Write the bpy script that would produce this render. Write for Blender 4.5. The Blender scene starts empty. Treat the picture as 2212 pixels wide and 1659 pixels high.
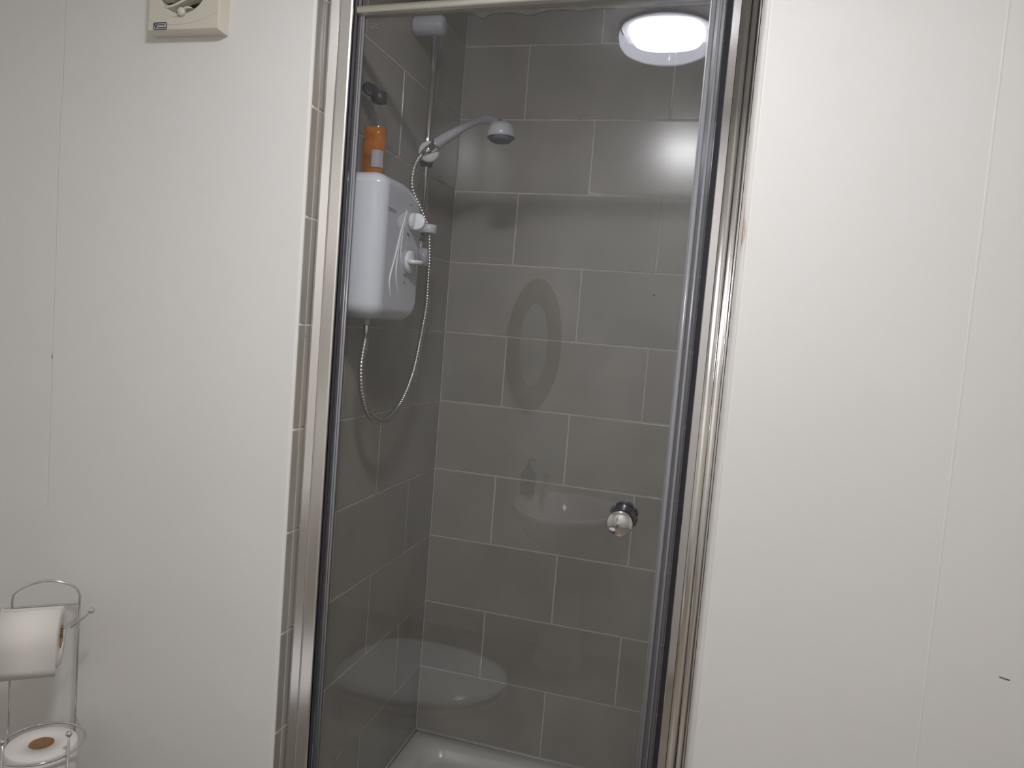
import bpy, math, random
from mathutils import Vector, Matrix, Quaternion
random.seed(7)
S = 0.2            # one tile height in metres; the layout below is written in tile heights
ZF = -10.5         # floor level in tile heights (0 = third grout line from the top of the shower)
def W(p): return Vector((p[0]*S, p[1]*S, (p[2]-ZF)*S))
scene = bpy.context.scene
COL = scene.collection

# ---------------------------------------------------------------- camera
R = ((0.961, 0.265, 0.080), (0.097, -0.052, -0.994), (-0.259, 0.963, -0.075))
def rot(rv):
    v = Vector(rv); a = v.length
    return Matrix.Rotation(a, 3, v.normalized())
RV = (0.0643, 0.2656, 0.0900)
B0 = Matrix(((1, 0, 0), (0, 0, -1), (0, 1, 0)))
RM = rot(RV) @ B0
cam_d = bpy.data.cameras.new('camera'); cam = bpy.data.objects.new('camera', cam_d); COL.objects.link(cam)
cm = Matrix((RM[0], -RM[1], -RM[2])).transposed().to_4x4()
cm.translation = W((3.7383, -9.947, -3.8814))
cam.matrix_world = cm
cam_d.sensor_width = 36.0; cam_d.lens = 1578.08/2212*36.0; cam_d.clip_start = 0.02
scene.camera = cam
# ---------------------------------------------------------------- world, exposure
wd = bpy.data.worlds.new('world'); scene.world = wd; wd.use_nodes = True
wd.node_tree.nodes['Background'].inputs[0].default_value = (0.5, 0.5, 0.5, 1)
wd.node_tree.nodes['Background'].inputs[1].default_value = 0.0
scene.view_settings.view_transform = 'Standard'; scene.view_settings.look = 'None'
scene.view_settings.gamma = 1.0; scene.view_settings.use_curve_mapping = False
scene.view_settings.exposure = 1.33
LAMP = 62.0        # brightness of the ceiling lamp's diffuser
RIM = 1.3          # scattered glow of its frosted bowl

# ---------------------------------------------------------------- materials
def lin(c): return tuple(((x/255)/12.92 if x <= 10 else ((x/255+0.055)/1.055)**2.4) for x in c) + (1,)
class M:
    def __init__(s, name, col=(200, 200, 200), rough=0.5, metal=0.0, **kw):
        s.m = bpy.data.materials.new(name); s.m.use_nodes = True; s.n = s.m.node_tree.nodes; s.l = s.m.node_tree.links
        s.b = s.n['Principled BSDF']; s.col = lin(col)
        s.b.inputs['Base Color'].default_value = s.col
        s.b.inputs['Roughness'].default_value = rough; s.b.inputs['Metallic'].default_value = metal
        for k, v in kw.items(): s.b.inputs[k.replace('_', ' ')].default_value = v
        s.tc = s.n.new('ShaderNodeTexCoord')
    def noise(s, scale, detail=3, rough=0.5, coord='Object', stretch=None):
        t = s.n.new('ShaderNodeTexNoise'); t.inputs['Scale'].default_value = scale
        t.inputs['Detail'].default_value = detail; t.inputs['Roughness'].default_value = rough
        if stretch:
            mp = s.n.new('ShaderNodeMapping'); mp.inputs['Scale'].default_value = stretch
            s.l.new(s.tc.outputs[coord], mp.inputs[0]); s.l.new(mp.outputs[0], t.inputs[0])
        else: s.l.new(s.tc.outputs[coord], t.inputs[0])
        return t.outputs['Fac']
    def ramp(s, fac, stops):
        r = s.n.new('ShaderNodeValToRGB'); e = r.color_ramp.elements
        e[0].position, e[0].color = stops[0][0], stops[0][1]; e[1].position, e[1].color = stops[-1][0], stops[-1][1]
        for p, c in stops[1:-1]:
            k = e.new(p); k.color = c
        s.l.new(fac, r.inputs[0]); return r.outputs[0]
    def vary(s, fac, a=0.9, b=1.1, lo=0.3, hi=0.7):
        c = s.col
        out = s.ramp(fac, [(lo, tuple(x*a for x in c[:3])+(1,)), (hi, tuple(min(1, x*b) for x in c[:3])+(1,))])
        s.l.new(out, s.b.inputs['Base Color']); return s
    def bump(s, fac, strength=0.1, dist=0.002):
        b = s.n.new('ShaderNodeBump'); b.inputs['Strength'].default_value = strength; b.inputs['Distance'].default_value = dist
        s.l.new(fac, b.inputs['Height']); s.l.new(b.outputs[0], s.b.inputs['Normal']); return s
    def roughn(s, fac, a, b):
        r = s.ramp(fac, [(0.3, (a,)*3+(1,)), (0.7, (b,)*3+(1,))]); s.l.new(r, s.b.inputs['Roughness']); return s
def emis(name, col, st):
    m = M(name, (255, 255, 255), 0.4); m.b.inputs['Emission Color'].default_value = lin(col); m.b.inputs['Emission Strength'].default_value = st
    return m.m

m = M('painted_plaster', (231, 229, 225), 0.55); n1 = m.noise(1.6, 4); m.vary(n1, 0.97, 1.02); m.bump(m.noise(160, 3), 0.12, 0.0008); PLASTER = m.m
m = M('ceiling_paint', (236, 236, 234), 0.6); m.bump(m.noise(90, 3), 0.1, 0.001); CEIL = m.m
m = M('floor_vinyl', (150, 140, 126), 0.35); m.vary(m.noise(14, 5, stretch=(1, 8, 1)), 0.75, 1.2); FLOOR = m.m
# matt-glazed grey tile: cloudy tone, each tile a little different
m = M('grey_tile', (158, 153, 145), 0.195, Specular_IOR_Level=0.5)
oi = m.n.new('ShaderNodeObjectInfo')
add = m.n.new('ShaderNodeVectorMath'); add.operation = 'ADD'
sc_ = m.n.new('ShaderNodeVectorMath'); sc_.operation = 'SCALE'; sc_.inputs['Scale'].default_value = 9.0
cmb = m.n.new('ShaderNodeCombineXYZ')
for i in range(3): m.l.new(oi.outputs['Random'], cmb.inputs[i])
m.l.new(cmb.outputs[0], sc_.inputs[0]); m.l.new(m.tc.outputs['Object'], add.inputs[0]); m.l.new(sc_.outputs[0], add.inputs[1])
nz = m.n.new('ShaderNodeTexNoise'); nz.inputs['Scale'].default_value = 5.0; nz.inputs['Detail'].default_value = 5; m.l.new(add.outputs[0], nz.inputs[0])
base = m.ramp(nz.outputs['Fac'], [(0.25, tuple(x*0.86 for x in m.col[:3])+(1,)), (0.75, tuple(x*1.12 for x in m.col[:3])+(1,))])
mr = m.n.new('ShaderNodeMapRange'); mr.inputs[3].default_value = 0.95; mr.inputs[4].default_value = 1.05; m.l.new(oi.outputs['Random'], mr.inputs[0])
hsv = m.n.new('ShaderNodeHueSaturation'); m.l.new(base, hsv.inputs['Color']); m.l.new(mr.outputs[0], hsv.inputs['Value']); m.l.new(hsv.outputs[0], m.b.inputs['Base Color'])
m.bump(m.noise(420, 2), 0.018, 0.0005); TILE = m.m
m = M('grout', (196, 190, 182), 0.8)
gp = m.noise(26, 5, 0.65)
m.l.new(m.ramp(gp, [(0.31, lin((92, 89, 84))), (0.35, lin((186, 181, 173))), (0.62, lin((205, 199, 190))), (0.72, lin((190, 176, 140)))]), m.b.inputs['Base Color']); GROUT = m.m
m = M('silicone', (188, 186, 182), 0.35); m.vary(m.noise(30, 4), 0.8, 1.05); m.bump(m.noise(40, 4), 0.4, 0.003); SILI = m.m
m = M('old_caulk', (224, 219, 214), 0.55); cn = m.noise(60, 5, 0.6, stretch=(1, 1, 0.12))
m.l.new(m.ramp(cn, [(0.25, lin((170, 140, 120))), (0.34, lin((221, 217, 212))), (0.7, lin((228, 225, 221)))]), m.b.inputs['Base Color']); m.bump(cn, 0.35, 0.003); CAULK = m.m
CHROME = M('polished_chrome', (222, 220, 220), 0.07, 1.0).m
m = M('satin_aluminium', (242, 238, 234), 0.22, 1.0); ALU = m.m
m = M('rail_aluminium', (214, 210, 200), 0.38, 0.85); RAILM = m.m
DARKM = M('shadow_gap_rubber', (48, 49, 56), 0.4).m
m = M('grey_seal_plastic', (110, 110, 115), 0.25); m.b.inputs['Alpha'].default_value = 0.5; SEAL = m.m
m = M('seal_bead', (146, 146, 150), 0.22); BEAD = m.m
m = M('white_plastic', (226, 227, 232), 0.16, Coat_Weight=0.3); m.vary(m.noise(7, 2), 0.98, 1.01); WPL = m.m
m = M('shower_box_plastic', (214, 216, 224), 0.13, Coat_Weight=0.4); WBOX = m.m
WPL3 = M('bracket_plastic', (188, 188, 196), 0.22, Coat_Weight=0.3).m
m = M('satin_white_plastic', (214, 214, 218), 0.3); WPL2 = m.m
m = M('fan_plastic', (216, 211, 196), 0.32); FANP = m.m
DPL = M('fan_duct_dark', (112, 102, 92), 0.6).m
BLK = M('black_plastic', (26, 26, 30), 0.4).m
INK = M('grey_print', (96, 98, 110), 0.5).m
m = M('tray_acrylic', (216, 214, 208), 0.22); TRAY = m.m
CERAM = M('white_ceramic', (228, 227, 224), 0.08).m
m = M('tissue_paper', (226, 220, 214), 0.9); m.bump(m.noise(700, 2), 0.25, 0.0006); TISS = m.m
m = M('brown_card', (150, 116, 84), 0.85); m.vary(m.noise(60, 3), 0.8, 1.15); CARD = m.m
m = M('dark_wicker', (112, 104, 92), 0.6); m.vary(m.noise(90, 4), 0.6, 1.5); m.bump(m.noise(120, 2), 0.8, 0.004); WICK = m.m
MIRR = M('mirror_silver', (235, 238, 238), 0.03, 1.0).m
m = M('wood_door_paint', (206, 200, 194), 0.4); DOORM = m.m
m = M('gel_orange', (232, 138, 14), 0.12, Transmission_Weight=0.45, IOR=1.35); m.vary(m.noise(22, 2, stretch=(1, 1, 1.6)), 0.5, 1.1); GEL = m.m
m = M('bottle_label', (158, 156, 162), 0.5); LAB = m.m
SPRAY = M('spray_face_grey', (92, 92, 98), 0.5).m
GREENB = M('green_glass', (40, 62, 52), 0.1).m
def clear(name, tint, film=0.012, rough=0.0):
    mt = bpy.data.materials.new(name); mt.use_nodes = True; n = mt.node_tree.nodes; l = mt.node_tree.links; n.clear()
    o = n.new('ShaderNodeOutputMaterial'); tr = n.new('ShaderNodeBsdfTransparent'); tr.inputs[0].default_value = tint
    gl = n.new('ShaderNodeBsdfGlossy'); gl.inputs['Roughness'].default_value = rough
    lw = n.new('ShaderNodeLayerWeight'); lw.inputs[0].default_value = 0.5
    pw = n.new('ShaderNodeMath'); pw.operation = 'POWER'; pw.inputs[1].default_value = 5.0; l.new(lw.outputs['Facing'], pw.inputs[0])
    ma = n.new('ShaderNodeMath'); ma.operation = 'MULTIPLY_ADD'; ma.inputs[1].default_value = 0.955; ma.inputs[2].default_value = 0.045; l.new(pw.outputs[0], ma.inputs[0])
    mx = n.new('ShaderNodeMixShader'); l.new(ma.outputs[0], mx.inputs[0]); l.new(tr.outputs[0], mx.inputs[1]); l.new(gl.outputs[0], mx.inputs[2])
    df = n.new('ShaderNodeBsdfDiffuse'); df.inputs[0].default_value = lin((215, 215, 222))
    tc = n.new('ShaderNodeTexCoord'); mp = n.new('ShaderNodeMapping'); mp.inputs['Scale'].default_value = (3.0, 1, 1.1)
    nz = n.new('ShaderNodeTexNoise'); nz.inputs['Scale'].default_value = 2.6; nz.inputs['Detail'].default_value = 5
    l.new(tc.outputs['Object'], mp.inputs[0]); l.new(mp.outputs[0], nz.inputs[0])
    mg = n.new('ShaderNodeMapRange'); mg.inputs[1].default_value = 0.35; mg.inputs[2].default_value = 0.75
    mg.inputs[3].default_value = film*0.4; mg.inputs[4].default_value = film*2.0; l.new(nz.outputs['Fac'], mg.inputs[0])
    m2 = n.new('ShaderNodeMixShader'); l.new(mg.outputs[0], m2.inputs[0]); l.new(mx.outputs[0], m2.inputs[1]); l.new(df.outputs[0], m2.inputs[2])
    l.new(m2.outputs[0], o.inputs[0]); return mt
GLASS = clear('shower_glass', (0.965, 0.97, 0.97, 1), 0.014)
CLRPL = clear('clear_bottle_plastic', (0.93, 0.93, 0.94, 1), 0.03, 0.08)
ETCH = M('etched_glass', (150, 154, 160), 0.5).m
BEZEL = bpy.data.materials.new('frosted_bowl'); BEZEL.use_nodes = True
_n = BEZEL.node_tree.nodes; _l = BEZEL.node_tree.links; _n.clear()
_o = _n.new('ShaderNodeOutputMaterial'); _a = _n.new('ShaderNodeAddShader'); _t = _n.new('ShaderNodeBsdfTransparent'); _t.inputs[0].default_value = (.82, .82, .84, 1)
_e = _n.new('ShaderNodeEmission'); _e.inputs[0].default_value = lin((232, 234, 250)); _e.inputs[1].default_value = RIM
_l.new(_t.outputs[0], _a.inputs[0]); _l.new(_e.outputs[0], _a.inputs[1]); _l.new(_a.outputs[0], _o.inputs[0])
DIFF = emis('lamp_diffuser_glow', (253, 252, 251), LAMP)

# ---------------------------------------------------------------- mesh helpers (tile-height coordinates)
class MB:
    def __init__(s): s.v = []; s.f = []; s.sm = []
    def add(s, vs, fs, smooth=False):
        o = len(s.v); s.v += [tuple(p) for p in vs]; s.f += [tuple(i+o for i in f) for f in fs]; s.sm += [smooth]*len(fs); return s
    def box(s, x0, x1, y0, y1, z0, z1, bev=0.0):
        if bev <= 0:
            vs = [(x, y, z) for z in (z0, z1) for y in (y0, y1) for x in (x0, x1)]
            return s.add(vs, [(0, 2, 3, 1), (4, 5, 7, 6), (0, 1, 5, 4), (2, 6, 7, 3), (0, 4, 6, 2), (1, 3, 7, 5)])
        import bmesh
        bm = bmesh.new(); bmesh.ops.create_cube(bm, size=1)
        for v in bm.verts: v.co = ((x0+x1)/2+v.co.x*(x1-x0), (y0+y1)/2+v.co.y*(y1-y0), (z0+z1)/2+v.co.z*(z1-z0))
        bmesh.ops.bevel(bm, geom=bm.edges[:], offset=bev, segments=2, affect='EDGES', profile=0.5)
        bm.verts.index_update()
        s.add([v.co[:] for v in bm.verts], [[v.index for v in f.verts] for f in bm.faces]); bm.free(); return s
    def prism(s, prof, z0, z1, smooth=False):      # closed xy outline (counter-clockwise) raised from z0 to z1
        n = len(prof); s.add([(x, y, z0) for x, y in prof]+[(x, y, z1) for x, y in prof], [(i, (i+1) % n, n+(i+1) % n, n+i) for i in range(n)], smooth)
        return s.add([(x, y, z0) for x, y in prof]+[(x, y, z1) for x, y in prof], [tuple(range(n-1, -1, -1)), tuple(range(n, 2*n))])
    def loft(s, rings, cap=True, closed=True, smooth=True):
        n = len(rings[0]); vs = [p for r in rings for p in r]; fs = []
        for k in range(len(rings)-1):
            for i in range(n if closed else n-1):
                fs.append((k*n+i, k*n+(i+1) % n, (k+1)*n+(i+1) % n, (k+1)*n+i))
        s.add(vs, fs, smooth)
        if cap:
            s.add(rings[0], [tuple(range(n-1, -1, -1))]); s.add(rings[-1], [tuple(range(n))])
        return s
    def tube(s, pts, r, seg=12, cap=True, closed=False):   # r may be a number or a list
        P = [Vector(p) for p in pts]; n = len(P); rings = []; up = None
        for i, p in enumerate(P):
            a = P[(i-1) % n] if (closed or i > 0) else p; b = P[(i+1) % n] if (closed or i < n-1) else p
            t = (b-a).normalized()
            if up is None:
                up = Vector((0, 0, 1)) if abs(t.z) < 0.9 else Vector((0, 1, 0))
            up = (up-t*up.dot(t)); up = up.normalized() if up.length > 1e-6 else t.orthogonal().normalized()
            w = t.cross(up); rr = r[i] if isinstance(r, (list, tuple)) else r
            rings.append([tuple(p+(up*math.cos(q)+w*math.sin(q))*rr) for q in [2*math.pi*k/seg for k in range(seg)]])
        if closed: rings.append(rings[0]); cap = False
        return s.loft(rings, cap)
    def lathe(s, prof, c, d, seg=32, cap=True):    # prof: (distance along d, radius)
        d = Vector(d).normalized(); u = d.orthogonal().normalized(); w = d.cross(u); c = Vector(c)
        return s.loft([[tuple(c+d*h+(u*math.cos(q)+w*math.sin(q))*max(r, 1e-4)) for q in [2*math.pi*k/seg for k in range(seg)]] for h, r in prof], cap)
    def ball(s, c, r, seg=16):
        return s.lathe([(-r*math.cos(math.pi*k/10), r*math.sin(math.pi*k/10)) for k in range(11)], c, (0, 0, 1), seg, False)
ORG = {}
def link(name, me, mat, parent=None, org=None):
    o = bpy.data.objects.new(name, me); COL.objects.link(o)
    if mat and not me.materials: me.materials.append(mat)
    if parent: o.parent = parent; ORG[o] = ORG[parent]
    else: ORG[o] = Vector(org) if org is not None else Vector((0, 0, 0)); o.location = ORG[o]
    return o
def build(name, mb, mat, parent=None, base=None):
    org = ORG[parent] if parent else (W(base) if base else Vector((0, 0, 0)))
    me = bpy.data.meshes.new(name)
    me.from_pydata([tuple(W(v)-org) for v in mb.v], [], mb.f); me.update()
    me.polygons.foreach_set('use_smooth', mb.sm)
    import bmesh
    bm = bmesh.new(); bm.from_mesh(me); bmesh.ops.remove_doubles(bm, verts=bm.verts, dist=1e-6); bmesh.ops.recalc_face_normals(bm, faces=bm.faces); bm.to_mesh(me); bm.free()
    return link(name, me, mat, parent, org)
def thing(name, base, label, cat, group=None):
    o = bpy.data.objects.new(name, None); COL.objects.link(o); o.location = W(base); ORG[o] = W(base); o.empty_display_size = 0.05
    return tag(o, label, cat, group)
def tag(o, label, cat, group=None):
    o['label'] = label; o['category'] = cat
    if group: o['group'] = group
    return o
def struct(o): o['kind'] = 'structure'; return o
def arc(cx, cy, rx, ry, a0, a1, n): return [(cx+rx*math.cos(math.radians(a0+(a1-a0)*k/n)), cy+ry*math.sin(math.radians(a0+(a1-a0)*k/n))) for k in range(n+1)]
def smooth(pts, k=8):
    P = [Vector(p) for p in pts]; out = []
    for i in range(len(P)-1):
        p0 = P[max(i-1, 0)]; p1 = P[i]; p2 = P[i+1]; p3 = P[min(i+2, len(P)-1)]
        for j in range(k):
            t = j/k
            out.append(0.5*((2*p1)+(p2-p0)*t+(2*p0-5*p1+4*p2-p3)*t*t+(3*p1-p0-3*p2+p3)*t*t*t))
    out.append(P[-1]); return out
def text(name, body, size, mat, parent, pos, xdir, updir):   # lettering; size and pos in tile heights
    cu = bpy.data.curves.new(name, 'FONT'); cu.body = body; cu.size = size*S; cu.align_x = 'CENTER'; cu.align_y = 'CENTER'; cu.extrude = 0.0003; cu.offset = 0.0004 if body == 'V' else 0.0
    t = bpy.data.objects.new(name+'_src', cu); COL.objects.link(t)
    bpy.context.view_layer.update()
    me = bpy.data.meshes.new_from_object(t.evaluated_get(bpy.context.evaluated_depsgraph_get()))
    bpy.data.objects.remove(t); bpy.data.curves.remove(cu); me.materials.clear()
    X = Vector(xdir).normalized(); Y = Vector(updir).normalized(); Z = X.cross(Y)
    mt = Matrix((X, Y, Z)).transposed().to_4x4(); mt.translation = W(pos)-ORG[parent]
    me.transform(mt); return link(name, me, mat, parent)

# ================================================================ THE SETTING
YF, YR = -3.88, -12.0            # front plaster wall, rear wall of the bathroom
XL, XR = -4.3, 10.0
ZC = 0.48; XO = 3.89             # ceiling, shower opening width
ZT = -10.0                       # rim of the shower tray
struct(build('floor', MB().box(XL-.5, XR+.5, YR-.5, 0.6, ZF-.3, ZF), FLOOR))
struct(build('ceiling', MB().box(XL-.5, XR+.5, YR-.5, 0.6, ZC, ZC+.4), CEIL))
struct(build('wall_rear', MB().box(XL-.5, XR+.5, YR-.5, YR, ZF, ZC), PLASTER))
struct(build('wall_bathroom_left', MB().box(XL-.5, XL, YR, YF, ZF, ZC), PLASTER))
struct(build('wall_bathroom_right', MB().box(XR, XR+.5, YR, YF, ZF, ZC), PLASTER))
G = 0.006                        # grout lies this far behind the tile faces
wb = struct(build('wall_back', MB().box(-.6, XO+.6, G, 0.6, ZF, ZC), GROUT))
wl = struct(build('wall_left', MB().box(-.6, -G, YF+.02, G, ZF, ZC), GROUT))
wr = struct(build('wall_right', MB().box(XO+G, XO+.6, YF+.02, G, ZF, ZC), GROUT))
# plaster face of the partition, two leaves either side of the shower opening, rounded arris at the opening
def leaf(name, x0, x1, side):
    r = 0.035
    if side < 0: prof = [(x0, YF+.02+.0), (x0, YF)]+[(x, y) for x, y in arc(x1-r, YF+r, r, r, -90, 0, 5)]+[(x1, YF+.06)]
    else: prof = [(x0, YF+.06)]+arc(x0+r, YF+r, r, r, 180, 270, 5)+[(x1, YF), (x1, YF+.06)]
    if side < 0: prof = [(x0, YF+.06), (x0, YF)]+arc(x1-r, YF+r, r, r, -90, 0, 5)+[(x1, YF+.06)]
    return struct(build(name, MB().prism(prof, ZF, ZC), PLASTER))
wfl = leaf('wall_front', XL-.5, -.004, -1)
wfr = leaf('wall_front', XO+.0, XR+.5, 1)
# plasterboard joints: a hairline crack on the left, a slightly raised filled joint on the right
def seam(name, pts, r, mat, parent):
    build(name, MB().tube([(x, YF+.0006, z) for x, z in pts], r, 8), mat, parent)
crk = M('crack_shadow', (186, 181, 174), 0.9).m
z = 0.44; pts = []
while z > -6.2:
    pts.append((-2.85+0.006*(random.random()-.5)+(0.02 if z > -1.9 else 0)-0.003*z*0, z)); z -= 0.11
seam('hairline_crack', pts, 0.0018, crk, wfl)
jr = MB(); pr = []
for k in range(40):
    pr.append((5.515+0.001*k+0.003*random.random(), 0.44-k*0.28))
jr.loft([[(x-.011, YF, z), (x-.003, YF-.0022, z), (x+.003, YF-.0022, z), (x+.011, YF, z)] for x, z in pr], False, False)
build('filled_joint', jr, PLASTER, wfr)
# small scuffs
scf = M('brown_scuff', (120, 108, 90), 0.9).m
build('scuff_mark', MB().tube([(6.02, YF+.002, -6.16), (6.05, YF+.001, -6.165), (6.09, YF+.002, -6.172)], 0.006, 6), scf, wfr)
build('scuff_mark', MB().tube([(-2.86, YF+.0015, -4.53), (-2.855, YF+.0015, -4.575)], 0.005, 6), scf, wfl)

# ---- tiles (each one an object; equal sizes share a mesh)
TM = {}
def tile(wall, w, h, centre, axis, tilt=(0, 0)):
    key = (round(w, 3), round(h, 3))
    if key not in TM:
        mb = MB().box(-w/2, w/2, 0, 0.045, -h/2, h/2, 0.005)
        me = bpy.data.meshes.new('tile'); me.from_pydata([(x*S, y*S, z*S) for x, y, z in mb.v], [], mb.f); me.update()
        me.materials.append(TILE); TM[key] = me
    o = bpy.data.objects.new('tile', TM[key]); COL.objects.link(o); o.parent = wall; o.location = W(centre)-ORG[wall]
    o.rotation_euler = (tilt[0], 0, axis+tilt[1])
J = 0.011     # half a joint
def courses():
    for r in range(-1, 10):
        zt, zb = (-r, -r-1)
        if r == -1: zt = ZC-.03
        yield r, zt, zb
def tl(): return (random.uniform(-.0035, .0035), random.uniform(-.0025, .0025))
for r, zt, zb in courses():
    zt_ = zt-(J if r > -1 else 0); h = zt_-(zb+J); zc = (zt_+zb+J)/2
    cuts = [0.0, 0.932, 2.911, XO] if r % 2 == 0 else [0.0, 1.920, XO]
    for a, b in zip(cuts, cuts[1:]):
        a_ = a+(J if a > 0 else 0.008); b_ = b-(J if b < XO else 0.008)
        t = tl()
        if r == 1 and b == XO: t = (0.011, -0.001)
        tile(wb, b_-a_, h, ((a_+b_)/2, 0, zc), 0, t)
    # left wall: depth measured from the corner, plus a narrow edging strip outside the door frame
    cuts = [0.0, 0.94, 2.92, 3.745, -YF-.012] if r % 2 == 0 else [0.0, 1.94, 3.745, -YF-.012]
    for a, b in zip(cuts, cuts[1:]):
        a_ = a+(J if a > 0 else 0.008); b_ = b-J
        tile(wl, b_-a_, h, (0, -(a_+b_)/2, zc), math.pi/2, tl())
    cuts = [0.0, 1.0, 2.98, -YF-.08] if r % 2 == 0 else [0.0, 1.98, -YF-.08]
    for a, b in zip(cuts, cuts[1:]):
        a_ = a+(J if a > 0 else 0.05); b_ = b-J
        tile(wr, b_-a_, h, (XO, -(a_+b_)/2, zc), -math.pi/2, tl())
# screw hole left in the back wall
build('screw_hole', MB().lathe([(0, .012), (.02, .012)], (2.921, -.002, -3.287), (0, 1, 0), 12), BLK, wb)
# ragged silicone where the shower's back wall meets the ceiling
rows = []
for k in range(120):
    x = XO*k/119
    d = 0.036+0.008*math.sin(x*3.1)+0.012*random.random()
    d += 0.075*math.exp(-((x-.22)/.09)**2)+0.05*math.exp(-((x-.9)/.16)**2)+0.03*math.exp(-((x-1.6)/.12)**2)
    rows.append([(x, -.001, ZC+.001), (x, -.035, ZC+.001), (x, -.03, ZC-.03), (x, -.018, ZC-d*.8), (x, -.001, ZC-d)])
sl = build('trim_1', MB().loft(rows, True, True), SILI); struct(sl)
# caulk between the right frame post and the plaster
rows = []
for k in range(150):
    z = ZC-(ZC-ZF)*k/149; a = 0.012*random.random(); b = 0.012*random.random()
    rows.append([(3.852, -3.66, z), (3.853+a*.3, -3.725-a, z), (3.862, -3.80-b, z), (3.876, -3.865-b*.4, z), (3.897+b*.3, YF-.003, z), (3.93, YF+.01, z), (3.93, -3.66, z)])
struct(build('trim_2', MB().loft(rows, True, True), CAULK))
# white sealant bead round the tray
bead = MB().tube([(0.0, -3.6, ZT+.004), (0.0, -.012, ZT+.004), (0.012, 0.0, ZT+.004), (XO, 0, ZT+.004)], 0.028, 8)
struct(build('trim_3', bead, SILI))

# ================================================================ SHOWER TRAY
t = thing('shower_tray', (1.95, -1.8, ZF), 'white shower tray with a rounded recess under the glass door', 'shower tray')
def rr(x0, x1, y0, y1, r, n=8):
    return arc(x1-r, y1-r, r, r, 0, 90, n)+arc(x0+r, y1-r, r, r, 90, 180, n)+arc(x0+r, y0+r, r, r, 180, 270, n)+arc(x1-r, y0+r, r, r, 270, 360, n)
def ring(x0, x1, y0, y1, r, z): return [(x, y, z) for x, y in rr(x0, x1, y0, y1, r)]
e = 0.01
mb = MB().loft([ring(e, XO-e, -3.79, -e, .03, ZF), ring(e, XO-e, -3.79, -e, .03, ZT-.03), ring(e+.02, XO-e-.02, -3.77, -e-.02, .03, ZT),
      ring(.29, XO-.29, -3.45, -.27, .30, ZT-.004), ring(.32, XO-.32, -3.42, -.30, .28, ZT-.02), ring(.36, XO-.36, -3.38, -.34, .26, ZT-.10), ring(.42, XO-.42, -3.32, -.40, .22, ZT-.14)], True)
build('basin', mb, TRAY, t)
build('waste_cover', MB().lathe([(0, .22), (.015, .22), (.03, .19), (.033, .02)], (1.95, -1.9, ZT-.14), (0, 0, 1)), CHROME, t)

# ================================================================ DOOR FRAME (fixed) AND PIVOT DOOR
ZP = -0.86
fr = thing('shower_door_frame', (1.95, -3.6, ZT), 'silver metal shower door frame fixed across the tiled opening', 'door frame')
zb = ZT+.002
def rpost(prof, r=.012): return prof
# left: slim wall channel and broad front profile, stepped jamb behind it
build('wall_channel', MB().prism([(0.002, -3.665), (.006, -3.678), (.016, -3.682), (.030, -3.680), (.104, -3.652), (.110, -3.645), (.110, -3.50), (.002, -3.50)], zb, ZP), ALU, fr)
build('post', MB().prism([(.113, -3.660), (.116, -3.684), (.126, -3.692), (.140, -3.691), (.226, -3.668), (.240, -3.662), (.244, -3.650)]
      + [(.242, -3.64), (.236, -3.635), (.236, -3.60), (.244, -3.595), (.244, -3.505), (.112, -3.505)], zb, ZP), ALU, fr)
build('jamb_insert', MB().prism([(.2445, -3.625), (.262, -3.61), (.262, -3.598), (.2445, -3.594)], zb, ZP).prism([(.2445, -3.53), (.256, -3.53), (.256, -3.51), (.2445, -3.51)], zb, ZP), DARKM, fr)
# right: flat inner face, rounded column, slim channel against the wall
build('post', MB().prism([(3.628, -3.45), (3.628, -3.67)]+arc(3.636, -3.68, .008, .010, 180, 270, 3)+[(3.694, -3.690), (3.694, -3.45)], zb, ZP), CHROME, fr)
build('round_column', MB().loft([[(x, y, z) for x, y in [(3.696, -3.45), (3.696, -3.684)]+arc(3.733, -3.686, .037, .020, 180, 360, 14)+[(3.770, -3.684), (3.770, -3.45)]] for z in (zb, ZP)], True, True, True), ALU, fr)
build('wall_channel', MB().loft([[(x, y, z) for x, y in [(3.774, -3.45), (3.774, -3.66)]+arc(3.803, -3.672, .029, .014, 180, 360, 12)+[(3.832, -3.66), (3.832, -3.45)]] for z in (zb, ZP)], True, True, True), ALU, fr)
build('channel_lip', MB().prism([(3.835, -3.45), (3.835, -3.69), (3.839, -3.70), (3.848, -3.70), (3.850, -3.45)], zb, ZP), CHROME, fr)
build('jamb_insert', MB().prism([(3.585, -3.50), (3.585, -3.60), (3.6275, -3.65), (3.6275, -3.50)], zb, ZP), DARKM, fr)
build('threshold', MB().prism([(.25, -3.66), (3.60, -3.66), (3.60, -3.46), (.25, -3.46)], zb, zb+.06), ALU, fr)

dr = thing('shower_door', (3.5, -3.56, ZT+.08), 'clear glass pivot shower door with a round chrome knob', 'shower door')
YG = -3.56; ZD0, ZD1 = ZT+.09, -1.07
gt = lambda x: -1.085+.026*(x-.27)          # the top rail runs a little out of level
build('glass_panel', MB().add([(x, y, z) for y in (YG-.013, YG+.013) for x, z in ((.268, ZD0), (3.575, ZD0), (3.575, gt(3.575)), (.268, gt(.268)))], [(0, 1, 2, 3), (4, 7, 6, 5), (0, 4, 5, 1), (1, 5, 6, 2), (2, 6, 7, 3), (3, 7, 4, 0)]), GLASS, dr)
h = MB().prism([(0, 0), (1, 0), (1, 1), (0, 1)], 0, 0); h = MB()
prof = [(-3.53, -1.115), (-3.60, -1.115)]+[(y, z) for y, z in arc(-3.61, -1.072, .030, .040, 230, 110, 8)]+[(-3.58, -1.030), (-3.535, -1.030), (-3.53, -1.05)]
h.loft([[(x, y, z+.014+.026*(x-.27)) for y, z in prof] for x in (.27, 3.60)], True, True, False)
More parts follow.
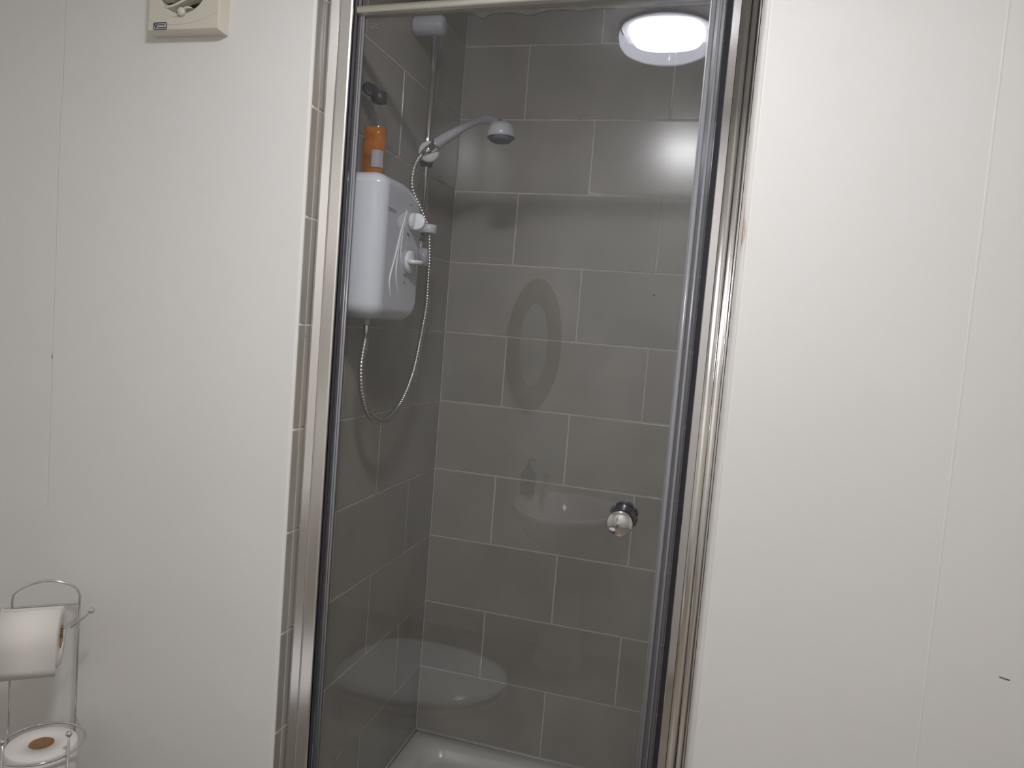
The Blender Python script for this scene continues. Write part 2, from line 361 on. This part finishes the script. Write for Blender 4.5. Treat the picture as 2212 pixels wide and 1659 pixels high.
build('top_rail', h, RAILM, dr)
# soft seal at the left edge and the pivot-side profile at the right
def vseal(name, x0, x1, mat, y0=YG-.03, y1=YG+.03, z1=ZD1-.02):
    return build(name, MB().prism([(x0, y1), (x0, y0+.01), (x0+.008, y0), (x1-.008, y0), (x1, y0+.01), (x1, y1)], ZD0, z1), mat, dr)
sL = vseal('edge_seal', .262, .312, SEAL, z1=ZD1+.06)
build('seal_rib', MB().tube([(.318, YG-.022, ZD0), (.318, YG-.022, ZD1-.02)], .011, 8), BEAD, sL)
build('seal_rib', MB().tube([(.298, YG-.030, ZD0), (.298, YG-.030, ZD1-.02)], .008, 8), BEAD, sL)
sR = vseal('edge_seal', 3.455, 3.578, SEAL, z1=-1.03)
build('seal_rib', MB().tube([(3.478, YG-.034, ZD0), (3.478, YG-.034, -1.04)], .020, 10), BEAD, sR)
build('seal_rib', MB().tube([(3.535, YG-.034, ZD0), (3.535, YG-.034, -1.04)], .012, 10), BEAD, sR)
build('seal_lip', MB().box(3.448, 3.458, YG-.028, YG+.028, ZD0, -1.04), M('clear_lip', (128, 129, 133), 0.3).m, sR)
# knob: outer disc with a coin slot shine, inner knob with finger notches
KD = M('chrome_dark_reflection', (92, 93, 98), 0.12, 0.9).m  # reflection of the dark shower tiles painted into the chrome's base colour
kn = build('door_knob', MB().lathe([(.150, .112), (.162, .112), (.172, .105), (.176, .0)], (3.119, YG-.013, -5.470), (0, -1, 0), 40), CHROME, dr)
build('knob_body', MB().lathe([(0, .085), (.03, .09), (.05, .106), (.151, .1105)], (3.119, YG-.013, -5.470), (0, -1, 0), 40), KD, kn)
kd = MB(); n = 60
def cog(y, r0, dep): return [(3.119+(r0-dep*(0.5+0.5*math.cos(8*q) > 0.78))*math.cos(q), y, -5.470+(r0-dep*(0.5+0.5*math.cos(8*q) > 0.78))*math.sin(q)) for q in [2*math.pi*k/n for k in range(n)]]
kd.loft([cog(YG+.013, .055, 0), cog(YG+.05, .07, 0), cog(YG+.075, .115, 0), cog(YG+.10, .13, .016), cog(YG+.17, .13, .016), cog(YG+.19, .115, .0)], True, True, False)
build('inner_knob', kd, KD, kn)
# faint maker's stamp etched in the top corner of the pane
st = MB(); ys = YG-.0135
for (x0, z0, x1, z1) in ((.355, -1.165, .47, -1.172), (.36, -1.20, .475, -1.207), (.395, -1.185, .41, -1.20), (.41, -1.20, .425, -1.178), (.425, -1.178, .455, -1.182), (.36, -1.18, .39, -1.183)):
    st.tube([(x0, ys, z0), (x1, ys, z1)], .0018, 5)
build('etched_stamp', st, ETCH, dr)

# ================================================================ ELECTRIC SHOWER
es = thing('electric_shower', (0, -2.97, -3.9), 'white electric shower unit on the left tiled wall with two dial knobs', 'shower unit')
Y0, Y1, Z0, Z1, XB = -3.47, -2.43, -3.90, -2.47, 0.585
def outline(ins, x):
    cs = [(Y1, Z1, -1, -1, .50, .34, 0), (Y0, Z1, 1, -1, .16, .12, 90), (Y0, Z0, 1, 1, .18, .16, 180), (Y1, Z0, -1, 1, .26, .24, 270)]
    p = []
    for cy, cz, sy, sz, ry, rz, a0 in cs:
        for y, zz in arc(cy+sy*ry, cz+sz*rz, max(ry-ins, .01), max(rz-ins, .01), a0, a0+90, 14): p.append((x, y, zz))
    return p
FR = 0.17
rings = [outline(.05, 0), outline(.03, .03), outline(0.0, .10), outline(0, XB-FR)]
for k in range(1, 9):
    a = math.radians(90*k/8); rings.append(outline(FR*(1-math.cos(a))*0.75, XB-FR+FR*math.sin(a)))
c0 = Vector((XB+.012, (Y0+Y1)/2, (Z0+Z1)/2))
for f, dx in ():
    rings.append([(XB+dx, c0.y+(p[1]-c0.y)*f, c0.z+(p[2]-c0.z)*f) for p in rings[11]])
box = build('body', MB().loft(rings, True, True, True), WBOX, es)
build('back_plate', MB().prism([(0, 0)]*0 or [(0.0, Y0+.03), (.05, Y0+.03), (.05, Y1-.03), (0.0, Y1-.03)], Z0+.05, Z1-.08), WPL2, es)
def lines(name, pts, r):
    P = smooth([(XB+.004, y, z) for i, (y, z) in enumerate(pts)], 8); n = len(P)
    build(name, MB().tube(P, [r*(0.25+0.75*math.sin(math.pi*(.06+.88*i/(n-1)))) for i in range(n)], 8), WPL, es)
lines('raised_line', [(-2.92, -2.76), (-2.943, -2.819), (-3.038, -3.011), (-3.132, -3.26), (-3.219, -3.466), (-3.212, -3.576), (-3.165, -3.67)], .0092)
lines('raised_line', [(-2.93, -2.80), (-2.962, -2.911), (-3.051, -3.104), (-3.084, -3.31), (-3.078, -3.454), (-2.994, -3.616)], .0085)
lines('raised_line', [(-2.935, -2.84), (-2.97, -2.936), (-3.0, -3.099), (-3.003, -3.222), (-2.963, -3.321)], .0072)
def knob(name, y, z, ang, lever, rd):
    k = build(name, MB().lathe([(0, rd), (.03, rd), (.045, rd-.008), (.05, .02)], (XB+.004, y, z), (1, 0, 0), 32), WPL, es)
    # upstanding grip: a D-shaped fin across the dial
    prof = [(-rd*.97, 0)]+[(-rd*.97*math.cos(math.radians(a)), lever*math.sin(math.radians(a))**.7) for a in range(12, 169, 12)]+[(rd*.97, 0)]
    th = .022; ca, sa = math.cos(ang), math.sin(ang); rg = []
    for o_, s_ in ((-th, .9), (-th*.6, 1), (th*.6, 1), (th, .9)):
        rg.append([(XB+.04+b*s_, y+a*s_*ca-o_*sa, z+a*s_*sa+o_*ca) for a, b in prof])
    build('grip', MB().loft(rg, True, True, True), WPL, k)
    return k
knob('power_dial', -2.785, -2.855, math.radians(80), .115, .094)
knob('temperature_dial', -2.80, -3.275, math.radians(2), .125, .122)
text('brand_lettering', 'TRITON', .05, INK, es, (XB+.0005, -3.265, -2.822), (0, 1, 0), (0, 0, 1))
for (y, z, r) in ((-2.835, -2.687, .009), (-2.875, -3.493, .009)):
    build('indicator', MB().lathe([(0, r), (.006, r*.6)], (XB+.005, y, z), (1, 0, 0), 10), BLK, es)
for cy, cz in ((-2.785, -2.855), (-2.80, -3.275)):
    build('dial_mark', MB().tube([(XB+.008, cy+.16*math.cos(a), cz+.16*math.sin(a)) for a in [math.radians(d) for d in (232, 244, 256)]], .005, 6), INK, es)
build('outlet', MB().lathe([(0, .032), (.13, .032), (.135, .026), (.20, .026)], (.30, -3.085, Z0+.03), (0, 0, -1), 16), WPL2, es)

# ================================================================ RISER RAIL
rl = thing('riser_rail', (0, -1.735, -3.2), 'chrome riser rail with white end brackets beside the electric shower', 'shower rail')
YRL, XRL = -1.735, .262
build('rail', MB().tube([(XRL, YRL, -.48), (XRL, YRL, -3.10)], .038, 20), CHROME, rl)
def bracket(z):
    build('bracket', MB().lathe([(0, .108), (.02, .113), (.33, .113), (.362, .102), (.378, .07), (.38, .01)], (0.002, YRL, z), (1, 0, 0), 32), WPL3, rl)
bracket(-.43); bracket(-3.119)
sld = build('slider', MB().lathe([(-.13, .05), (-.12, .075), (.12, .075), (.13, .05)], (XRL, YRL, -1.93), (0, 0, 1), 24), SPRAY, rl)
build('slider_disc', MB().lathe([(0, .10), (.05, .122), (.075, .122), (.09, .11), (.092, .01)], (XRL+.062, YRL-.07, -1.91), (.25, -1, 0), 32), WPL, sld)
hg = build('hose_guide', MB().lathe([(-.05, .085), (-.045, .092), (.045, .092), (.05, .085)], (XRL+.10, YRL-.02, -2.785), (0, 0, 1), 28), WPL, rl)
build('guide_clip', MB().box(XRL-.05, XRL+.06, YRL-.05, YRL+.05, -2.84, -2.74, .015), WPL2, rl)
build('rail_sleeve', MB().lathe([(0, .045), (.09, .045)], (XRL, YRL, -2.84), (0, 0, -1), 20), SPRAY, rl)

# ================================================================ HAND SHOWER
hs = thing('hand_shower', (.34, -1.87, -1.93), 'white hand shower clipped to the riser rail by a chrome collar', 'hand shower')
yh = -1.89
hp = smooth([(.43, yh, -1.835), (.55, yh, -1.755), (.72, yh, -1.655), (.88, yh, -1.578), (1.0, yh, -1.552), (1.09, yh, -1.562), (1.17, yh, -1.60)], 7)
n = len(hp)
build('handle', MB().tube(hp, [.070-.030*min(1, i/(n*.45))+.028*max(0, (i/n-.62)/.38) for i in range(n)], 24), WPL3, hs)
hd = build('head', MB().lathe([(0, .05), (.012, .10), (.035, .135), (.07, .146), (.12, .155), (.17, .167), (.18, .160)], (1.205, yh, -1.572), (.03, 0, -1), 40), WPL3, hs)
build('spray_face', MB().lathe([(0, .15), (.035, .118), (.045, .10), (.046, .01)], (1.21, yh, -1.752), (.03, 0, -1), 36), SPRAY, hd)
dv = Vector((-.82, 0, -.57)).normalized(); c0 = Vector((.44, yh-.0, -1.828))
build('collar', MB().lathe([(-.012, .062), (0, .074), (.015, .074), (.02, .060), (.085, .056), (.09, .050), (.095, .050), (.10, .056), (.20, .040), (.21, .034)], tuple(c0), tuple(dv), 28), CHROME, hs)
# ribbed chrome hose
ho = thing('shower_hose', (.30, -3.085, -4.1), 'ribbed chrome shower hose looping from the hand shower to the unit', 'shower hose')
hx = [tuple(c0+dv*.20), (.235, -1.93, -2.02), (.20, -1.955, -2.16), (.205, -1.95, -2.36), (.30, -1.85, -2.60), (.362, -1.76, -2.785), (.372, -1.74, -2.93), (.375, -1.70, -3.13), (.36, -1.665, -3.36),
      (.35, -1.63, -3.685), (.345, -1.71, -4.02), (.34, -1.86, -4.468), (.33, -2.10, -4.797), (.33, -2.40, -4.965), (.33, -2.66, -5.0), (.32, -2.93, -4.90), (.31, -3.10, -4.67), (.305, -3.155, -4.42), (.30, -3.125, -4.25), (.30, -3.085, -4.10)]
hp = smooth(hx, 14)
L = [0]
for a, b in zip(hp, hp[1:]): L.append(L[-1]+(b-a).length)
tot = L[-1]; N = int(tot/.0088); P = []; j = 0
for i in range(N+1):
    d = tot*i/N
    while j < len(L)-2 and L[j+1] < d: j += 1
    P.append(hp[j].lerp(hp[j+1], (d-L[j])/max(L[j+1]-L[j], 1e-6)))
HOSE = M('chrome_hose', (200, 198, 192), 0.2, 0.9).m
build('tube', MB().tube(P, [(.034, .039, .034, .029)[i % 4] for i in range(len(P))], 12), HOSE, ho)
build('hose_nut', MB().lathe([(0, .030), (.02, .038), (.15, .038), (.155, .030), (.16, .036), (.20, .036)], (.30, -3.085, -3.945), (0, 0, -1), 6), CHROME, ho)

# ================================================================ SHOWER GEL BOTTLE
bt = thing('shower_gel_bottle', (.22, -3.02, Z1), 'orange shower gel bottle with open black cap on top of the white unit', 'bottle')
bx, by = .222, -3.02; zb0 = Z1+.002
def oval(rx, ry, z, n=28): return [(bx+rx*math.cos(q), by+ry*math.sin(q), z) for q in [2*math.pi*k/n for k in range(n)]]
gelr = [(.100, .07, 0), (.115, .08, .03), (.118, .082, .12), (.112, .08, .22), (.12, .084, .32), (.122, .084, .44), (.118, .082, .50)]
build('gel_contents', MB().loft([oval(a, b, zb0+c) for a, b, c in gelr]), GEL, bt)
clr = [(.121, .086, .50), (.118, .083, .53), (.10, .07, .60), (.07, .055, .66), (.042, .042, .72), (.034, .034, .76), (.034, .034, .80)]
build('clear_shoulder', MB().loft([oval(a, b, zb0+c) for a, b, c in clr], False), CLRPL, bt)
cp = build('cap', MB().lathe([(0, .072), (.005, .078), (.10, .075), (.11, .06), (.112, .01)], (bx+.025, by, zb0+.755), (0, 0, 1), 28), BLK, bt)
build('cap_lid', MB().lathe([(0, .085), (.03, .088), (.035, .07), (.036, .01)], (bx-.085, by-.0, zb0+.875), (.62, -.55, .55), 28), BLK, cp)
build('cap_hinge', MB().box(bx-.065, bx-.02, by-.03, by+.03, zb0+.78, zb0+.88, .008), BLK, cp)
lb = MB(); rg = []
for zz in (zb0+.10, zb0+.27):
    rg.append([(bx+.126*math.cos(q), by+.090*math.sin(q), zz) for q in [math.radians(a) for a in range(-80, -10, 8)]])
lb.loft(rg, False, False); build('label', lb, LAB, bt)

# ================================================================ CEILING LAMP
LX, LY = 2.69, -7.93
lp = thing('ceiling_lamp', (LX, LY, ZC), 'round bathroom ceiling lamp glowing in front of the shower door', 'ceiling lamp')
build('base', MB().lathe([(0, .66), (.03, .675), (.05, .67), (.052, .66), (.052, .01)], (LX, LY, ZC-.002), (0, 0, -1), 48), WPL, lp)
build('bowl', MB().lathe([(.05, .665), (.12, .670), (.20, .655), (.26, .61), (.30, .53), (.315, .40), (.32, .01)], (LX, LY, ZC), (0, 0, -1), 48, False), BEZEL, lp)
dq = []
for d_, f_ in ((.09, 1.0), (.115, .97), (.125, .85), (.13, .02)):
    dq.append([(LX+.50*f_*math.copysign(abs(math.cos(q))**.72, math.cos(q)), LY+.50*f_*math.copysign(abs(math.sin(q))**.72, math.sin(q)), ZC-d_) for q in [2*math.pi*k/48 for k in range(48)]])
build('diffuser', MB().loft(dq, False), DIFF, lp)
for a in (30, 150, 270):
    ca, sa = math.cos(math.radians(a)), math.sin(math.radians(a))
    build('clip', MB().tube([(LX+.67*ca, LY+.67*sa, ZC-.05), (LX+.69*ca, LY+.69*sa, ZC-.12), (LX+.64*ca, LY+.64*sa, ZC-.19)], .014, 8), CHROME, lp)

# ================================================================ EXTRACTOR FAN
fx0, fx1, fz0, fz1 = -1.715, -.915, -1.365, -.49; fyb, fyf = YF, -4.02
fan = thing('extractor_fan', ((fx0+fx1)/2, YF, fz0), 'square cream extractor fan high on the front wall left of the shower', 'extractor fan')
fcx, fcz, frd = -1.335, -.93, .275
sq = []; n = 64
for k in range(n):
    a = 2*math.pi*k/n; c, s_ = math.cos(a), math.sin(a); m_ = max(abs(c), abs(s_))
    sq.append((c/m_, s_/m_))
hw, hh = (fx1-fx0)/2, (fz1-fz0)/2; mx, mz = (fx0+fx1)/2, (fz0+fz1)/2
def sqr(f, y, dz=0): return [(mx+hw*f*a, y, mz+hh*f*b) for a, b in sq]
def cir(r, y): return [(fcx+r*math.cos(2*math.pi*k/n), y, fcz+r*.98*math.sin(2*math.pi*k/n)) for k in range(n)]
build('cover', MB().loft([sqr(1, fyb-.0), sqr(1, fyb-.06), sqr(.985, fyf+.02), sqr(.955, fyf), sqr(.93, fyf), cir(frd+.015, fyf-.002), cir(frd, fyf+.01), cir(frd-.01, fyf+.10)], False, True, False), FANP, fan)
build('duct', MB().lathe([(0, frd-.005), (.01, .01)], (fcx, fyf+.105, fcz), (0, -1, 0), 40), DPL, fan)
for i in range(7):
    zc = fcz-.26+i*.087; half = math.sqrt(max(.0, (frd+.0)**2-(zc-fcz)**2))+.035
    pts = []
    for k in range(17):
        u = -1+2*k/16
        pts.append((fcx+u*half, fyf-.004+.02*(abs(u)**4), zc+.030*math.tanh(u*2.2)+.012*math.sin(u*3)))
    rg = []
    for k, p in enumerate(pts):
        w_ = .015*(1-abs(-1+2*k/16)**3)+.001
        rg.append([(p[0], p[1]-.006, p[2]+w_*.7), (p[0], p[1]-.006, p[2]-w_*.7), (p[0], p[1]+.07, p[2]-w_-.01), (p[0], p[1]+.07, p[2]+w_-.01)])
    build('louvre', MB().loft(rg, True, True, False), FANP, fan)
build('centre_button', MB().lathe([(0, .04), (.03, .036), (.04, .02), (.042, .002)], (-1.318, fyf, -1.195), (0, -1, 0), 24), FANP, fan)
build('moulded_crease', MB().tube(smooth([(-1.695, fyf+.0005, -1.245), (-1.62, fyf+.0005, -1.275), (-1.45, fyf+.0005, -1.30), (-1.25, fyf+.0005, -1.295), (-1.08, fyf+.0005, -1.26), (-.95, fyf+.0005, -1.205)], 6), .003, 6), M('crease_shade', (196, 190, 176), 0.5).m, fan)  # shade of the crease painted as a thin line darker than the cover
# framed badge: a large V and two lines of tiny print
bd = build('badge', MB().box(-1.63, -1.487, fyf-.004, fyf, -1.345, -1.285, .001), M('badge_face', (196, 196, 192), 0.4).m, fan)
NAVY = M('badge_ink', (52, 60, 72), 0.5).m
yb_ = fyf-.005
fo = rr(-1.63, -1.487, -1.345, -1.285, .012, 4)
build('badge_border', MB().tube([(x, yb_, z) for x, z in fo], .004, 6, closed=True), NAVY, bd)
text('badge_letter', 'V', .066, NAVY, bd if False else fan, (-1.606, yb_, -1.315), (1, 0, 0), (0, 0, 1))
tp = MB()
for row, (zz, x0, x1, sz) in enumerate(((-1.302, -1.58, -1.512, .008), (-1.328, -1.585, -1.50, .009))):
    x = x0
    while x < x1:
        w_ = random.choice((.004, .006, .007)); tp.box(x, x+w_, yb_-.001, yb_+.001, zz-sz/2-random.random()*.003, zz+sz/2); x += w_+.003
build('badge_print', tp, NAVY, bd)['kind'] = 'stuff'

# ================================================================ TOILET ROLL STAND AND ROLLS
SO = Vector((-2.248, -4.02, 0)); SA = math.radians(38)       # the stand is turned about 38 degrees to the wall
def T(u, v, z): return (SO.x+u*math.cos(SA)+v*math.sin(SA), SO.y+u*math.sin(SA)-v*math.cos(SA), z)
ts = thing('toilet_roll_stand', T(-.25, .35, ZF), 'freestanding chrome wire toilet roll stand against the wall left of the shower', 'toilet roll stand')
wr_ = .0125
hoop = [T(-.587, 0, ZF+.03), T(-.587, 0, -9.0), T(-.584, 0, -7.1)]+smooth([T(u, 0, z) for u, z in ((-.584, -7.03), (-.582, -6.945), (-.558, -6.885), (-.457, -6.822), (-.34, -6.789), (-.24, -6.787), (-.117, -6.822), (-.036, -6.872), (.001, -6.955))], 6)+[T(0, 0, -7.1), T(-.006, 0, -9.0), T(-.006, 0, ZF+.03)]
build('hoop', MB().tube(hoop, wr_, 12), CHROME, ts)
zr, va = -7.206, .406
arm = [T(u, v, z) for u, v, z in ((.008, -.012, -7.042), (-.3, -.014, -7.045), (-.58, -.014, -7.05), (-.70, .02, -7.06), (-.76, .14, -7.08), (-.76, .28, -7.10), (-.71, .38, -7.115), (-.6, va, -7.118), (-.3, va, -7.118), (-.05, va, -7.116), (.004, va, -7.105), (.14, va, -6.982))]
build('roll_arm', MB().tube(smooth(arm, 6), .0115, 10), CHROME, ts)
build('arm_ball', MB().ball(T(.157, va, -6.966), .030), CHROME, ts)
ru, rv, rrd = -.22, .46, .368
def hoopring(z, r_=rrd): return [T(ru+r_*math.cos(2*math.pi*k/48), rv+r_*math.sin(2*math.pi*k/48), z) for k in range(48)]
for z in (-8.24, -9.2): build('basket_ring', MB().tube(hoopring(z), .012, 10, closed=True), CHROME, ts)
build('ring_stay', MB().tube([T(-.587, 0, -8.24), T(-.54, .26, -8.24)], .010, 8), CHROME, ts)
build('ring_stay', MB().tube([T(-.006, 0, -8.24), T(.07, .22, -8.24)], .010, 8), CHROME, ts)
for u in (.044, -.484):
    build('basket_post', MB().tube([T(u, .725, -8.06), T(u, .725, ZF+.03)], .0115, 10), CHROME, ts)
    build('post_ball', MB().ball(T(u, .725, -8.035), .030), CHROME, ts)
build('base_ring', MB().tube(hoopring(ZF+.02, .46), .018, 10, closed=True), CHROME, ts)
build('basket_floor', MB().tube([T(ru-rrd, rv, -9.86), T(ru+rrd, rv, -9.86)], .012, 8).tube([T(ru, rv-rrd, -9.86), T(ru, rv+rrd, -9.86)], .012, 8).tube(hoopring(-9.86), .012, 8, closed=True), CHROME, ts)
def roll(name, base, c, d, L_, ro, ri, label, hang=False):
    t = thing(name, base, label, 'toilet roll', None)
    d = Vector(d)
    mb = MB().lathe([(0, ri), (0, ro-.012), (.012, ro), (L_-.012, ro), (L_, ro-.012), (L_, ri), (0, ri)], c, d, 48, False)
    if hang:   # loose sheet hanging in front
        rg = []
        for u in (-.092-L_, -.092):
            q = [(va+(ro+.004)*math.sin(math.radians(a)), c[2]+(ro+.004)*math.cos(math.radians(a))) for a in range(0, 91, 9)]
            q += [(va+ro+.004, c[2]-.10), (va+ro-.002, c[2]-.19), (va+ro-.010, c[2]-.27)]
            q += [(p[0]-.006, p[1]-(.006 if k > 2 else 0)) for k, p in enumerate(reversed(q))]
            rg.append([T(u, v, z) for v, z in q])
        build('loose_sheet', MB().loft(rg, True, True, True), TISS, t)
    build('paper', mb, TISS, t)
    build('cardboard_core', MB().lathe([(0, ri), (L_, ri), (L_, ri-.008), (0, ri-.008), (0, ri)], c, d, 32, False), CARD, t)
    return t
AX = (math.cos(SA), math.sin(SA), 0)
roll('toilet_roll', T(-.35, va, zr-.3), T(-.612, va, zr), AX, .52, .286, .110, 'white toilet roll hanging on the arm of the chrome stand', True)
c_ = T(ru, rv, 0)
roll('toilet_roll', (c_[0], c_[1], -8.76), (c_[0], c_[1], -8.76), (0, 0, 1), .52, .305, .108, 'spare white toilet roll standing upright, upper one in the ring basket')
roll('toilet_roll', (c_[0], c_[1], -9.29), (c_[0], c_[1], -9.29), (0, 0, 1), .52, .305, .108, 'spare toilet roll in the ring basket below the topmost spare')

# ================================================================ THE REST OF THE BATHROOM (seen mirrored in the glass)
mr_ = thing('oval_mirror', (.15, YR, -4.18), 'oval mirror in a dark woven frame, seen reflected in the shower glass', 'mirror')
def ov(rx, rz, y, n=56): return [(.15+rx*math.cos(q)-.08*rz*math.sin(q)*.0, y, -4.18+rz*math.sin(q)) for q in [2*math.pi*k/n for k in range(n)]]
build('frame', MB().loft([ov(.58, 1.38, YR), ov(.56, 1.36, YR+.08), ov(.44, 1.20, YR+.14), ov(.31, .88, YR+.08), ov(.30, .86, YR+.03)], False), WICK, mr_)
build('mirror_glass', MB().loft([ov(.32, .89, YR+.02), ov(.31, .88, YR+.035)], True), MIRR, mr_)
bs = thing('wash_basin', (1.35, -11.2, ZF), 'white pedestal wash basin with chrome tap, seen reflected in the shower glass', 'wash basin')
def be(f, y0, z, n=40):
    out = []
    for k in range(n):
        q = 2*math.pi*k/n; s_ = math.sin(q)
        x = 1.35+1.05*f*math.cos(q); y = -10.95+(1.45*f*s_ if s_ > 0 else 1.0*f*max(-1, s_*1.0))
        out.append((x, y+y0, z))
    return out
build('bowl', MB().loft([be(.35, 0, -8.1), be(.75, 0, -7.7), be(.98, 0, -7.3), be(1.0, 0, -7.18), be(.97, 0, -7.15), be(.86, .0, -7.16), be(.78, 0, -7.3), be(.45, 0, -7.75), be(.05, 0, -7.85)], True), CERAM, bs)
build('pedestal', MB().loft([[(1.35+r*math.cos(2*math.pi*k/24), -11.3+r*.9*math.sin(2*math.pi*k/24), z) for k in range(24)] for r, z in ((.55, ZF), (.5, ZF+.1), (.36, -9.4), (.38, -8.4), (.5, -7.95))]), CERAM, bs)
build('tap', MB().tube([(.75, -11.55, -7.16), (.75, -11.55, -6.85)], .07, 14).tube(smooth([(.75, -11.55, -6.92), (.80, -11.3, -6.85), (.9, -11.05, -6.95)], 5), .05, 12).ball((.75, -11.55, -6.80), .08), CHROME, bs)
sd = thing('soap_bottle', (.45, -11.2, -7.15), 'dark green glass soap bottle on the basin, seen reflected in the shower glass', 'bottle')
build('body', MB().lathe([(0, .14), (.03, .15), (.42, .15), (.5, .08), (.56, .05), (.62, .05)], (.45, -11.2, -7.14), (0, 0, 1), 24), GREENB, sd)
build('pump', MB().tube([(.45, -11.2, -6.54), (.45, -11.2, -6.44), (.58, -11.15, -6.44)], .03, 10), BLK, sd)
# toilet with its lid down, beside the roll stand
tl_ = thing('toilet', (0, -6.1, ZF), 'white toilet with closed lid below the camera, seen reflected in the shower glass', 'toilet')
def wc(f, z, dx=0, n=48):
    out = []
    for k in range(n):
        q = 2*math.pi*k/n; c, s_ = math.cos(q), math.sin(q)
        x = (1.25 if c > 0 else 0.95)*c; y = .86*(abs(s_)**.85)*(1 if s_ > 0 else -1)
        if c < 0: x = -.95*abs(c)**.5
        out.append((.32+dx+x*f-.08*y, -6.05+y*f, z))
    return out
build('bowl', MB().loft([wc(.60, ZF, -.15), wc(.55, ZF+.3, -.15), wc(.62, -9.6, -.12), wc(.9, -8.9), wc(.97, -8.72)], True), CERAM, tl_)
build('seat', MB().loft([wc(.98, -8.69), wc(1.0, -8.66), wc(1.0, -8.62), wc(.97, -8.60)], True), WPL, tl_)
build('lid', MB().loft([wc(.97, -8.57), wc(1.0, -8.54), wc(.99, -8.50), wc(.85, -8.46), wc(.3, -8.44)], True), WPL, tl_)
